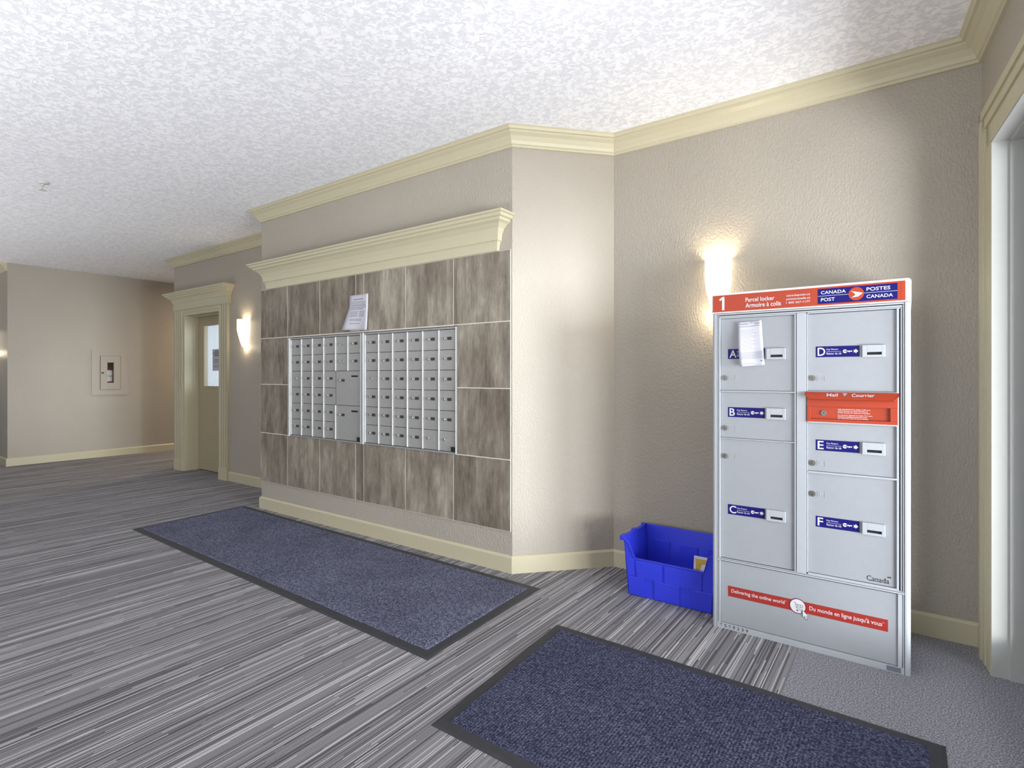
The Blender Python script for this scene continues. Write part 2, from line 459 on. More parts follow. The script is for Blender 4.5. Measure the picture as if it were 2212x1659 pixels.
# ------------------------------------------------------------------ office door, casing and cap
d1 = thing('door_1', 'x', 'x', (DL, V1, 0)); del d1['label']; del d1['category']; struct(d1)
DW = DR - DL
t = MB()   # slab as four rails round the narrow light
gx0, gx1, gz0, gz1 = 0.185, 0.70, 1.066, 1.822
t.box(0.012, gx0, 0.150, 0.190, 0.012, 1.945).box(gx1, DW - 0.012, 0.150, 0.190, 0.012, 1.945)
t.box(gx0, gx1, 0.150, 0.190, 0.012, gz0).box(gx0, gx1, 0.150, 0.190, gz1, 1.945)
t.build('door_slab', M['door'], d1)
t = MB()
for x0, x1, z0, z1 in ((gx0 - 0.02, gx0, gz0 - 0.02, gz1 + 0.02), (gx1, gx1 + 0.02, gz0 - 0.02, gz1 + 0.02), (gx0, gx1, gz0 - 0.02, gz0), (gx0, gx1, gz1, gz1 + 0.02)):
    t.box(x0, x1, 0.143, 0.152, z0, z1)
t.build('window_bead', M['door'], d1)
MB().box(gx0, gx1, 0.168, 0.172, gz0, gz1).build('window_pane', M['glass'], d1)
t = MB(); t.cyl((DW - 0.07, 0.150, 0.95), (0, -1, 0), 0.03, 0.008).cyl((DW - 0.07, 0.142, 0.95), (0, -1, 0), 0.011, 0.05).cyl((DW - 0.07, 0.10, 0.95), (0, -1, 0), 0.026, 0.03, r2=0.02)
t.build('door_knob', M['chrome'], d1)
t = MB()   # jamb lining with stop
t.box(-0.012, 0.012, -0.012, 0.195, 0, DH + 0.0).box(DW - 0.012, DW + 0.012, -0.012, 0.195, 0, DH).box(0.012, DW - 0.012, -0.012, 0.195, DH - 0.022, DH + 0.0)
t.box(0.012, 0.024, 0.09, 0.149, 0, DH - 0.022).box(DW - 0.024, DW - 0.012, 0.09, 0.149, 0, DH - 0.022).box(0.024, DW - 0.024, 0.09, 0.149, DH - 0.034, DH - 0.022)
t.build('jamb_lining', M['trim'], d1)
t = MB()   # fluted side casings with plinths
for x0, sgn in ((-0.232, 1), (DW + 0.022, 1)):
    W_ = 0.185 if x0 > 0 else 0.21
    t.box(x0, x0 + W_, -0.014, 0, 0, 2.03)
    for a, b in ((0, 0.05), (0.066, 0.10), (0.115, 0.15), (0.166, W_)): t.box(x0 + a, x0 + b, -0.026, -0.014, 0.14, 2.03)
    t.box(x0 - 0.006, x0 + W_ + 0.006, -0.034, 0, 0, 0.14)
t.box(-0.022, DW + 0.022, -0.014, 0.0, DH - 0.002, 2.03).box(-0.022, DW + 0.022, -0.020, -0.014, DH + 0.014, 2.03)
t.build('door_casing', M['trim'], d1)
t = MB()
zc = 2.02
cap = [(0, zc), (0.034, zc), (0.036, zc + 0.012), (0.030, zc + 0.016), (0.030, zc + 0.085), (0.038, zc + 0.092), (0.042, zc + 0.118), (0.058, zc + 0.140), (0.082, zc + 0.156),
       (0.086, zc + 0.170), (0.100, zc + 0.174), (0.108, zc + 0.190), (0.124, zc + 0.198), (0.124, zc + 0.212), (0, zc + 0.212)]
t.sweep([(-0.235, 0), (-0.235, 0), (DW + 0.21, 0), (DW + 0.21, 0.0)][1:3], cap)
# mitred return ends
t2 = MB(); t2.sweep([(-0.235, -0.0005), (-0.2345, -0.001)], cap)
t = MB(); t.sweep([(-0.235, 0.13), (-0.235, 0), (DW + 0.215, 0), (DW + 0.215, 0.10)], cap)
def clip_behind(m, y):   # keep returns in front of the wall plane
    m.v = [(a, min(b, y), c) for a, b, c in m.v]; return m
clip_behind(t, -0.0005)
t.build('door_cap', M['trim'], d1)
# notice on the door glass
nt = thing('paper_notice', 'small printed paper notice stuck on the narrow glass pane of the olive-beige door', 'notice', (-7.013, V1 + 0.1675, 1.256))
MB().box(0, 0.215, -0.0015, -0.0005, 0, 0.268).build('sheet', M['paper'], nt)
t = MB()
for z, a, b, hh in ((0.235, 0.06, 0.155, 0.013), (0.21, 0.02, 0.195, 0.016), (0.183, 0.045, 0.17, 0.016), (0.135, 0.03, 0.185, 0.006), (0.118, 0.03, 0.185, 0.006), (0.10, 0.03, 0.17, 0.006), (0.06, 0.03, 0.185, 0.005), (0.045, 0.03, 0.15, 0.005)):
    t.box(a, b, -0.0022, -0.0016, z, z + hh)
t.build('print', M['greyink'], nt)

# ------------------------------------------------------------------ tile cladding
TZ = [0.250, 0.686, 1.120, 1.530, 1.966]
tl = thing('tile_cladding', 'panel of large grey-brown streaked tiles surrounding the two mailbox units', 'tile panel', (UL, V0 - 0.001, 0))
g = MB()
def around(m, x0, x1, z0, z1, y0, y1):    # a rectangle minus the mailbox opening
    ox0, ox1, oz0, oz1 = MU0 - UL, MU1 - UL, MZ0, MZ1
    for a, b, c, d in ((x0, min(x1, ox0), z0, z1), (max(x0, ox1), x1, z0, z1), (max(x0, ox0), min(x1, ox1), z0, min(z1, oz0)), (max(x0, ox0), min(x1, ox1), max(z0, oz1), z1)):
        if b - a > 0.004 and d - c > 0.004: m.box(a, b, y0, y1, c, d)
TX1 = UC - UL - 0.004
around(g, 0.004, TX1, TZ[0], TZ[-1], -0.0102, 0.0)
g.v = [(min(a, TX1 - 0.006), b, c) for a, b, c in g.v]
g.build('grout', M['grout'], tl)
t = MB()
XT = [UL + 0.004, -4.314, -3.858, -3.406, -3.312, -2.863, -2.411, UC - 0.004]
G = 0.0030
for r in range(4):
    z0, z1 = TZ[r] + G, TZ[r + 1] - G
    xs = XT
    for i in range(len(xs) - 1):
        x0, x1 = xs[i] - UL + G, xs[i + 1] - UL - G
        if r in (1, 2) and 0 < i < 6: continue
        if r in (1, 2):
            if i == 0: x1 = min(x1, MU0 - UL - 0.002) if False else x1
            if i == 6: x0 = x0
        around(t, x0, x1, z0, z1, -0.011, -0.0103)
# slim fill pieces right beside the units
for r in (1, 2):
    around(t, MU1 - UL + 0.003, XT[6] - UL - G, TZ[r] + G, TZ[r + 1] - G, -0.011, -0.0103) if XT[6] - MU1 > 0.01 else None
    around(t, XT[1] - UL + G, MU0 - UL - 0.003, TZ[r] + G, TZ[r + 1] - G, -0.011, -0.0103)
t.build('tile', M['tile'], tl)

# cornice shelf above the tiles
lg = thing('cornice_shelf', 'long cream moulded cornice shelf running above the tiled mailbox wall', 'cornice', (-4.62, V0, 1.966))
LW = 4.62 - 2.055
prof = [(0, 0), (0.012, 0), (0.014, 0.03), (0.020, 0.055), (0.030, 0.062), (0.030, 0.072), (0.034, 0.10), (0.048, 0.130), (0.072, 0.155), (0.092, 0.166),
        (0.094, 0.178), (0.110, 0.184), (0.114, 0.198), (0.128, 0.204), (0.128, 0.214), (0, 0.214)]
prof = [(a * 1.02, b) for a, b in prof]
t = MB(); t.sweep([(0, 0.0), (0, -0.012), (LW, -0.012), (LW, 0.0)], prof); clip_behind(t, -0.0005)
t.build('moulding', M['trim'], lg)

# ------------------------------------------------------------------ mailbox units
def mailbox_unit(name, label, X0, xs, cells, cornerx):
    """xs: column lines (world x), cells: list of (c0, c1, r0, r1, style); rows counted from the top"""
    o = thing(name, label, 'mailbox', (X0, V0, MZ0), 'mailbox units in the tiled wall')
    zt, zb = 1.503 - MZ0, 0.698 - MZ0; rows = [zt - (zt - zb) * i / 6 for i in range(7)]
    X = [x - X0 for x in xs]; XE = X[-1]
    L0, R0, T0 = (0.0, cornerx, MZ1 - MZ0 - 0.004)
    MB().box(0.0, 0.010, -0.024, -0.0191, 0.0, T0).build('edge_flange', M['alub'], o)
    MB().box(X[-1] + 0.004, X[-1] + 0.007, -0.022, -0.0191, 0.0, T0).build('edge_flange', M['alub'], o)
    MB().box(0.0, cornerx, -0.021, -0.004, T0 + 0.0002, T0 + 0.0038).build('top_shadow', M['dark'], o)  # dark strip standing in for the shadow line above the recessed unit
    fr = MB()
    fr.box(L0, X[0] - 0.004, -0.019, 0.10, 0, T0).box(XE + 0.004, R0, -0.019, 0.10, 0, T0)
    fr.box(X[0] - 0.004, XE + 0.004, -0.019, 0.10, 0, zb - 0.002).box(X[0] - 0.004, XE + 0.004, -0.019, 0.10, zt + 0.002, T0)
    MB().box(X[0] - 0.003, XE + 0.003, 0.0, 0.058, zb - 0.001, zt + 0.001).build('backing', M['dark'], o)  # dark sheet painting in the shade between the doors
    fr.build('frame', M['alu'], o)
    mu = {}
    for c0, c1, r0, r1, st in cells:
        for c, rr in ((c0, (r0, r1)),): mu.setdefault(c, []).append(rr)
    for c, segs in mu.items():
        segs.sort(); a, b = segs[0]; runs = []
        for s in segs[1:]:
            if s[0] == b: b = s[1]
            else: runs.append((a, b)); a, b = s
        runs.append((a, b))
        if c == 4 and any(q[4] == 'parcel' for q in cells): runs = [(0, 2), (4, 6)]
        for a, b in runs:
            if any(cc0 < c < cc1 and rr0 >= a and rr1 <= b for cc0, cc1, rr0, rr1, _ in cells): pass
            MB().box(X[c] - 0.0024, X[c] + 0.0024, -0.0185, -0.003, rows[b] + 0.001, rows[a] - 0.001).build('divider', M['alub'], o)
    for c0, c1, r0, r1, st in cells:
        x0, x1, z1, z0 = X[c0] + 0.0035, X[c1] - 0.0035, rows[r0] - 0.0018, rows[r1] + 0.0018
        big = st == 'parcel'
        d = MB().box(x0, x1, -0.012, -0.004, z0, z1).build('parcel_door' if big else 'door', M['aludoor'], o)
        w_ = (x1 - x0)
        lx, lz = x0 + (0.046 if not big else 0.045), z0 + (z1 - z0) * 0.56
        if big: lz = z1 - 0.072
        if st == 'lockonly': lx = x0 + w_ * 0.5
        lk = MB(); lk.cyl((lx, -0.012, lz), (0, -1, 0), 0.0085, 0.007, 12).cyl((lx, -0.019, lz), (0, -1, 0), 0.006, 0.0015, 12, 0)
        lk.box(lx - 0.001, lx + 0.001, -0.0212, -0.0206, lz - 0.003, lz + 0.003, 1)
        lk.build('lock', [M['chrome'], M['black']], d)
        if st == 'twolock':
            MB().cyl((lx + 0.045, -0.012, lz), (0, -1, 0), 0.0085, 0.007, 12).build('lock', M['chrome'], d)
        if st in ('n', 'parcel', 'pale'):
            cx = lx + 0.045
            MB().box(cx - 0.018, cx + 0.018, -0.0145, -0.0121, lz - 0.010, lz + 0.010).build('card_window', M['cardwin'] if st != 'pale' else M['aludoor'], d)
        if big:
            MB().box(x1 - 0.108, x1 - 0.032, -0.0128, -0.0121, z1 - 0.046, z1 - 0.033).build('slot', M['black'], d)
    MB().box(XE - 0.036, XE - 0.004, -0.0215, -0.0205, zb + 0.004, zb + 0.034).build('corner_plate', M['black'], o)
    return o
cells = [(c, c + 1, r, r + 1, 'n') for c in range(4) for r in range(6) if not (c == 0 and r == 2)]
cells += [(0, 1, 2, 3, 'lockonly'), (4, 5, 0, 1, 'twolock'), (4, 5, 1, 2, 'twolock'), (5, 6, 0, 1, 'n'), (5, 6, 1, 2, 'n'), (4, 6, 2, 4, 'parcel'), (4, 6, 4, 6, 'parcel')]
u1 = [-4.261 + (4.261 - 3.345) * i / 6 for i in range(7)]
mailbox_unit('mailbox_unit', 'silver apartment mailbox unit with two large parcel doors, left of the pair', -4.283, u1, cells, 4.283 - 3.3165)
cells = [(c, c + 1, r, r + 1, {(0, 2): 'lockonly', (4, 5): 'pale', (5, 5): 'lockonly2'}.get((c, r), 'n')) for c in range(6) for r in range(6)]
u2 = [-3.294 + (3.294 - 2.390) * i / 6 for i in range(7)]
mailbox_unit('mailbox_unit', 'silver mailbox unit with six rows of only small doors, right of the pair', -3.3155, u2, cells, 3.3155 - 2.380)

# ------------------------------------------------------------------ papers
def bent_sheet(outline_fn, nu=8, nv=12):
    """outline_fn(u, v) -> (x, y, z), u across, v up; a thin closed sheet"""
    m = MB(); th = 0.0006
    for k, dy in ((0, 0.0), (1, th)):
        for j in range(nv + 1):
            for i in range(nu + 1):
                x, y, z = outline_fn(i / nu, j / nv); m.v.append((x, y + dy, z))
    N = (nu + 1) * (nv + 1)
    for j in range(nv):
        for i in range(nu):
            a = j * (nu + 1) + i; q = (a, a + 1, a + nu + 2, a + nu + 1)
            m.face(q, 0, True); m.face([N + x for x in reversed(q)], 0, True)
    ring = [i for i in range(nu + 1)] + [j * (nu + 1) + nu for j in range(1, nv + 1)] + [nv * (nu + 1) + i for i in range(nu - 1, -1, -1)] + [j * (nu + 1) for j in range(nv - 1, 0, -1)]
    for i in range(len(ring)):
        a, b = ring[i], ring[(i + 1) % len(ring)]; m.face((a, N + a, N + b, b), 0)
    return m
def print_on(fn, rows, y=-0.0005):
    m = MB()
    for v, u0, u1_, hv in rows:
        k = 6
        for i in range(k):
            a, b = u0 + (u1_ - u0) * i / k, u0 + (u1_ - u0) * (i + 1) / k
            p = [fn(a, v), fn(b, v), fn(b, v + hv), fn(a, v + hv)]
            m.quad(*[(x, yy + y, z) for x, yy, z in p])
    return m
pp = thing('taped_notice', 'crumpled white typed sheet taped to the tiles above the mailbox units', 'paper', (-3.50, V0 - 0.026, 1.536))
def f1(u, v):
    left = -0.045 + (0.075 * min(1, v / 0.66))
    right = 0.250 - 0.005 * v
    x = left + (right - left) * u
    z = 0.012 + 0.262 * v + (1 - v) * (-0.012 * u)
    y = 0.008 - 0.018 * (1 - v) ** 1.5 * (0.4 + 0.6 * abs(2 * u - 1)) - 0.004 * sin(u * 6.5) * (1 - v)
    return (x, y, z)
bent_sheet(f1).build('sheet', M['paper'], pp, fix=False)
rows = [(0.86, 0.2, 0.75, 0.022), (0.80, 0.12, 0.85, 0.012), (0.76, 0.12, 0.9, 0.012), (0.72, 0.12, 0.85, 0.012), (0.68, 0.12, 0.9, 0.018), (0.63, 0.12, 0.9, 0.018), (0.585, 0.1, 0.75, 0.018)]
rows += [(0.52 - 0.035 * i, 0.14, 0.5, 0.012) for i in range(5)] + [(0.52 - 0.035 * i, 0.56, 0.82, 0.012) for i in range(5)]
rows += [(0.30, 0.2, 0.7, 0.014), (0.265, 0.2, 0.7, 0.012), (0.18, 0.25, 0.65, 0.014)]
print_on(f1, rows).build('print', M['greyink'], pp, fix=False)
MB().box(0.03, 0.14, 0.0105, 0.0113, -0.006, 0.030).build('tape', M['cabin'], pp)

# ------------------------------------------------------------------ wall sconces
def sconce(name, label, x, y, ztop):
    o = thing(name, label, 'wall lamp', (x, y, ztop - 0.31), 'half-round frosted wall sconces')
    m = MB(); seg, rowsn = 16, 14
    def r(t):   # t 0 bottom .. 1 top: half bowl, tapering to a blunt foot
        return 0.30 + 0.70 * min(1, (t / 0.62)) ** 0.62 if t < 0.62 else 1.0
    n0 = 0
    for k in (0, 1):
        for j in range(rowsn + 1):
            tt = j / rowsn; R = r(tt)
            for i in range(seg + 1):
                a = PI + PI * i / seg
                sc_ = 1.0 if k == 0 else 0.94
                m.v.append((0.070 * R * sc_ * cos(a), 0.100 * R * sc_ * sin(a) - (0.0 if k == 0 else 0.0) - 0.001, 0.31 * tt))
    N = (rowsn + 1) * (seg + 1)
    for j in range(rowsn):
        for i in range(seg):
            a = j * (seg + 1) + i; q = (a, a + 1, a + seg + 2, a + seg + 1)
            m.face(q, 0, True); m.face([N + x_ for x_ in reversed(q)], 0, True)
    for base_ in (0, rowsn * (seg + 1)):
        for i in range(seg): m.face((base_ + i, base_ + i + 1, N + base_ + i + 1, N + base_ + i), 0)
    m.build('lamp_shade', M['frost'], o, fix=False)
    MB().box(-0.045, 0.045, -0.006, 0.0, 0.10, 0.24).build('back_plate', M['white'], o)
    b = MB(); b.cyl((0, -0.045, 0.10), (0, 0, 1), 0.016, 0.03, 14).lathe([(0.0, 0.185), (0.014, 0.18), (0.020, 0.165), (0.019, 0.15), (0.013, 0.13)], (0, -0.045, 0), 14)
    b.box(-0.01, 0.01, -0.045, -0.004, 0.10, 0.112)
    b.build('bulb', M['white'], o)
    return o
def sconce_lamp(x, y, z, power):
    for dz, k in ((0.31, 1.0), (0.02, 0.55)):
        l = bpy.data.lights.new('sconce_lamp', 'POINT'); l.energy = power * k; l.color = (1.0, 0.84, 0.58); l.shadow_soft_size = 0.03
        lo = bpy.data.objects.new('sconce_lamp', l); COL.objects.link(lo); lo.location = (x, y - 0.05, z - 0.31 + dz * 0.75)
sconce('wall_sconce', 'lit frosted half-bowl wall sconce between the olive-beige door and the tiled wall', -5.90, V1, 1.81); sconce_lamp(-5.90, V1, 1.81, 2)
sconce('wall_sconce', 'lit frosted wall sconce directly behind the top left corner of the parcel locker', -0.862, V1, 1.846); sconce_lamp(-0.862, V1, 1.846, 5)
sconce('wall_sconce', 'lit wall sconce on the short wall beyond the far left corner', -10.3, VF, 1.81); sconce_lamp(-10.3, VF, 1.81, 9)

# ------------------------------------------------------------------ extinguisher cabinet (faces +x)
ec = thing('extinguisher_cabinet', 'wall-coloured recessed extinguisher cabinet with narrow window on the far wall', 'cabinet', (UF, 2.876, 0.912))
def ybox(m, y0, y1, x0, x1, z0, z1, mi=0): return m.box(x0, x1, y0, y1, z0, z1, mi)
t = MB(); W_, Z_ = 0.455, 0.662
for y0, y1, z0, z1 in ((0, 0.10, 0, Z_), (0.36, W_, 0, Z_), (0.10, 0.36, 0, 0.075), (0.10, 0.36, 0.578, Z_)): ybox(t, y0, y1, 0.0005, 0.016, z0, z1)
t.build('trim_frame', M['cabin'], ec)
t = MB()
for y0, y1, z0, z1 in ((0.105, 0.19, 0.08, 0.573), (0.272, 0.355, 0.08, 0.573), (0.19, 0.272, 0.08, 0.178), (0.19, 0.272, 0.478, 0.573)): ybox(t, y0, y1, 0.001, 0.026, z0, z1)
dr = t.build('door', M['cabin'], ec, bevel=0.002)
ybox(MB(), 0.19, 0.272, 0.006, 0.009, 0.178, 0.478).build('window_pane', M['glass'], dr)
ybox(MB(), 0.116, 0.144, 0.026, 0.034, 0.316, 0.334).build('latch', M['black'], dr)
t = MB()
t.box(-0.19, -0.185, 0.114, 0.345, 0.092, 0.552).box(-0.185, 0.0, 0.114, 0.118, 0.092, 0.552).box(-0.185, 0.0, 0.341, 0.345, 0.092, 0.552).box(-0.185, 0, 0.118, 0.341, 0.092, 0.096).box(-0.185, 0, 0.118, 0.341, 0.548, 0.552)
t.build('box', M['steel'], ec)
ex = thing('fire_extinguisher', 'dark red fire extinguisher with white labels inside the wall cabinet', 'fire extinguisher', (UF - 0.085, 2.876 + 0.231, 1.010))
t = MB(); t.lathe([(0, 0), (0.05, 0), (0.056, 0.008), (0.056, 0.27), (0.05, 0.30), (0.03, 0.325), (0.02, 0.335), (0.0, 0.335)], seg=24); t.build('cylinder', M['extred'], ex)
t = MB(); t.lathe([(0.0567, 0.10), (0.0567, 0.175)], seg=24); t.lathe([(0.0567, 0.183), (0.0567, 0.265)], seg=24); t.build('label', M['extlabel'], ex, fix=False)
t = MB(); t.cyl((0, 0, 0.335), (0, 0, 1), 0.018, 0.035, 12); t.box(-0.02, 0.06, -0.009, 0.009, 0.37, 0.382).box(-0.02, 0.055, -0.008, 0.008, 0.392, 0.402).box(-0.02, -0.008, -0.008, 0.008, 0.38, 0.394)
t.build('valve_handle', M['black'], ex)
t = MB(); t.cyl((0.018, 0, 0.355), (1, 0, 0), 0.008, 0.03, 10).cyl((0.045, 0.0, 0.362), (0.1, 0.45, -0.9), 0.008, 0.13, 10); t.build('hose', M['black'], ex)

# ------------------------------------------------------------------ sprinkler
sp = thing('fire_sprinkler', 'small white pendant fire sprinkler on the textured ceiling', 'sprinkler', (-5.403, 1.307, H))
MB().lathe([(0.0, -0.001), (0.040, -0.001), (0.038, -0.006), (0.020, -0.012), (0.014, -0.012)], seg=24).build('escutcheon', M['lockerw'], sp)
t = MB(); t.cyl((0, 0, -0.028), (0, 0, 1), 0.011, 0.02, 14).box(-0.018, -0.014, -0.003, 0.003, -0.055, -0.026).box(0.014, 0.018, -0.003, 0.003, -0.055, -0.026).box(-0.018, 0.018, -0.003, 0.003, -0.058, -0.054).box(-0.018, 0.018, -0.003, 0.003, -0.030, -0.026)
t.build('frame', M['lockerw'], sp)
t = MB(); t.cyl((0, 0, -0.061), (0, 0, 1), 0.022, 0.002, 18)
for i in range(12):
    a = 2 * PI * i / 12; t.box(0.020 * cos(a) - 0.003, 0.020 * cos(a) + 0.003, 0.020 * sin(a) - 0.003, 0.020 * sin(a) + 0.003, -0.061, -0.059)
t.build('deflector', M['lockerw'], sp)

# ------------------------------------------------------------------ mats
def floor_mat(name, label, c, pile, bw, bd=0.055):
    """c: four plan corners, counter-clockwise from near-left"""
    o = thing(name, label, 'floor mat', (c[0][0], c[0][1], 0))
    P = [Vector((a - c[0][0], b - c[0][1])) for a, b in c]
    ctr = sum(P, Vector((0, 0))) / 4
    def inset(d):
        out = []
        for i in range(4):
            a = (P[(i + 1) % 4] - P[i]).normalized(); b = (P[(i - 1) % 4] - P[i]).normalized()
            out.append(P[i] + (a + b) * d)
        return out
    A, B, Cc = P, inset(0.012), inset(bw)
    m = MB(); rings = []
    for ring, z in ((A, 0.001), (B, 0.0045), (Cc, 0.0055)):
        rings.append(len(m.v)); m.v += [(q.x, q.y, z) for q in ring]
    for a, b in ((0, 1), (1, 2)):
        for i in range(4):
            j = (i + 1) % 4; m.face((rings[a] + i, rings[a] + j, rings[b] + j, rings[b] + i))
    m.face([rings[2] + i for i in range(4)])
    m.build('rubber_border', M['rubber'], o, fix=False)
    D = inset(bw); E_ = inset(bw + 0.006); m = MB(); r0 = len(m.v)
    m.v += [(q.x, q.y, 0.0056) for q in D] + [(q.x, q.y, 0.010) for q in E_]
    for i in range(4):
        j = (i + 1) % 4; m.face((i, j, 4 + j, 4 + i))
    m.face((4, 5, 6, 7)); m.build('carpet_pile', pile, o, fix=False)
    return o
floor_mat('floor_mat', 'long blue-grey floor mat with black rubber border in front of the mailboxes', [(-4.90, 1.725), (-1.640, 1.660), (-1.675, 2.592), (-4.945, 2.640)], M['pile'], 0.052)
floor_mat('floor_mat', 'dark navy entrance mat in the foreground before the parcel locker', [(-1.325, 1.36), (0.10, 1.36), (0.10, 2.255), (-1.368, 2.265)], M['pile2'], 0.045)

# ------------------------------------------------------------------ blue bin
bn = thing('storage_bin', 'open-fronted blue plastic stacking bin on the carpet left of the parcel locker', 'bin', (-1.245, 2.815, 0.001))
BW, BD, BH = 0.455, 0.285, 0.315      # bottom width, depth, rim height
def binpt(u, v, z):  # u,v in 0..1 outer plan, flaring upwards
    fx = 0.020 * z / BH; fy = 0.018 * z / BH
    return (-fx + u * (BW + 2 * fx), -fy + v * (BD + 2 * fy), z)
T = 0.006
m = MB()
def wallstrip(pts_out, pts_in):
    n = len(m.v); k = len(pts_out); m.v += pts_out + pts_in
    m.face([n + i for i in range(k)]); m.face([n + k + i for i in reversed(range(k))])
    for i in range(k):
        j = (i + 1) % k; m.face((n + i, n + k + i, n + k + j, n + j))
def inw(p, ax, s): q = list(p); q[ax] += s; return tuple(q)
fr_out = [binpt(0, 0, 0), binpt(1, 0, 0), binpt(1, 0, BH - 0.005), binpt(0.922, 0, 0.286), binpt(0.885, 0, 0.205), binpt(0.115, 0, 0.205), binpt(0.055, 0, 0.286), binpt(0, 0, BH - 0.005)]
wallstrip(fr_out, [inw(p, 1, T) for p in fr_out])
bk = [binpt(0, 1, 0), binpt(1, 1, 0), binpt(1, 1, BH), binpt(0, 1, BH)]
wallstrip(bk, [inw(p, 1, -T) for p in bk])
for u, s_ in ((0, 1), (1, -1)):
    sd = [binpt(u, 0, 0), binpt(u, 1, 0), binpt(u, 1, BH), binpt(u, 0.5, BH + 0.0), binpt(u, 0, BH - 0.005)]
    wallstrip(sd, [inw(p, 0, s_ * T) for p in sd])
bt = [binpt(0, 0, 0), binpt(1, 0, 0), binpt(1, 1, 0), binpt(0, 1, 0)]
wallstrip(bt, [inw(p, 2, T) for p in bt])
m.build('tub', M['bin'], bn, bevel=0.0015)
# rim flange along sides and back, lip along the open front
m = MB()
a0, a1, b0, b1 = -0.020, BW + 0.020, -0.018, BD + 0.018
m.box(a0 - 0.014, a0 + 0.004, b0 - 0.004, b1 + 0.010, BH - 0.012, BH + 0.001).box(a1 - 0.004, a1 + 0.014, b0 - 0.004, b1 + 0.010, BH - 0.012, BH + 0.001)
m.box(a0 - 0.012, a1 + 0.012, b1 - 0.002, b1 + 0.012, BH - 0.012, BH + 0.001)
lip = [binpt(0, 0, BH - 0.008), binpt(0.055, 0, 0.286), binpt(0.115, 0, 0.205), binpt(0.885, 0, 0.205), binpt(0.922, 0, 0.286), binpt(1, 0, BH - 0.008)]
for p, q in zip(lip, lip[1:]):
    n = len(m.v)
    for c in (p, q):
        m.v += [(c[0], c[1] - 0.006, c[2] - 0.003), (c[0], c[1] - 0.006, c[2] + 0.003), (c[0], c[1] + 0.009, c[2] + 0.003), (c[0], c[1] + 0.009, c[2] - 0.003)]
    for k in range(4): l_ = (k + 1) % 4; m.face((n + k, n + l_, n + 4 + l_, n + 4 + k))
    m.face((n, n + 1, n + 2, n + 3)); m.face((n + 7, n + 6, n + 5, n + 4))
m.box(a0 - 0.022, a0 + 0.002, b0 + 0.0, b0 + 0.05, BH - 0.022, BH + 0.002).box(a0 - 0.016, a0 + 0.008, b0 + 0.14, b0 + 0.165, BH - 0.002, BH + 0.010).box(a0 - 0.016, a0 + 0.008, b1 - 0.04, b1 - 0.015, BH - 0.002, BH + 0.010)
m.build('rim', M['bin'], bn, bevel=0.002)
# raised front panels
def fpanel(u0, u1_, z0, z1):
    p = [binpt(u0, 0, z0), binpt(u1_, 0, z0), binpt(u1_, 0, z1), binpt(u0, 0, z1)]
    m = MB(); m.v += [(x, y - 0.007, z) for x, y, z in p] + [(x, y + 0.001, z) for x, y, z in p]
    m.face((0, 1, 2, 3))
    for i in range(4): j = (i + 1) % 4; m.face((j, i, 4 + i, 4 + j))
    m.build('front_panel', M['bin'], bn, bevel=0.002)
fpanel(0.015, 0.21, 0.006, 0.105); fpanel(0.335, 0.63, 0.006, 0.105); fpanel(0.77, 0.985, 0.006, 0.105)
fpanel(0.13, 0.43, 0.105, 0.198); fpanel(0.46, 0.87, 0.105, 0.198); fpanel(0.015, 0.10, 0.11, 0.205)
# ledges inside the back wall
for u0, u1_, z in ((0.10, 0.30, 0.235), (0.42, 0.63, 0.232), (0.74, 0.95, 0.235)):
    p0, p1 = binpt(u0, 1, z), binpt(u1_, 1, z)
    MB().box(p0[0], p1[0], p0[1] - T - 0.007, p0[1] - T + 0.001, z - 0.10, z).build('inner_rib', M['bin'], bn, bevel=0.001)
cd = thing('card', 'yellow and white folded paper card leaning inside the front of the blue bin', 'paper card', (-0.852, 2.838, 0.130))
m = MB(); poly = [(-0.048, 0.0), (0.018, 0.0), (0.042, 0.142), (-0.040, 0.142)]
m.plate(poly, 0.0, 0.0012); m.build('card_sheet', M['white'], cd)
m = MB(); m.plate([(-0.034, 0.128), (0.028, 0.130), (0.022, 0.105), (-0.032, 0.10)], -0.0008, -0.0002).plate([(-0.032, 0.10), (0.0, 0.104), (-0.012, 0.07), (0.002, 0.03), (-0.004, 0.0), (-0.030, 0.0)], -0.0008, -0.0002)
m.build('yellow_print', M['yellow'], cd)
pl = tag(MB().box(0, 0.20, 0, 0.13, 0, 0.0008).build('paper_sheet', M['paper'], None, (-1.10, 2.86, 0.0085)), 'loose white sheet lying flat on the bottom inside the blue bin', 'paper')
pl.rotation_euler = (0, 0, 0.15)

# ------------------------------------------------------------------ parcel locker
LK = thing('parcel_locker', 'tall pale grey parcel locker with lettered doors and orange sign on top', 'parcel locker', (-0.76, 2.695, 0))
LW_, LT = 0.770, 1.493
body = MB()
body.box(0.004, LW_ - 0.004, 0.022, 0.40, 0.0, LT)
body.build('cabinet_body', M['lockerd'], LK, bevel=0.004)
def roundpost(m, x0, x1, z0, z1, r, side):
    """vertical post, outer front corner rounded; side -1 left, +1 right"""
    pts = []
    if side < 0:
        pts = [(x1, 0.022), (x0, 0.022)] ; arc = [(x0 + r - r * cos(a), r - r * sin(a)) for a in [PI / 2 * i / 6 for i in range(7)]]
        pts = [(x1, 0.022), (x0, 0.022)] + arc + [(x1, 0.0)]
    else:
        arc = [(x1 - r + r * sin(a), r - r * cos(a)) for a in [PI / 2 * i / 6 for i in range(7)]]
        pts = [(x0, 0.022), (x0, 0.0)] + arc + [(x1, 0.022)]
    m.prism(pts, z0, z1)
fr = MB()
roundpost(fr, 0.0, 0.020, 0.0, LT, 0.012, -1); roundpost(fr, 0.751, LW_, 0.0, LT, 0.014, 1)
fr.box(0.0, LW_, 0.022, 0.06, 0, LT)
fr.build('corner_post', M['locker'], LK)
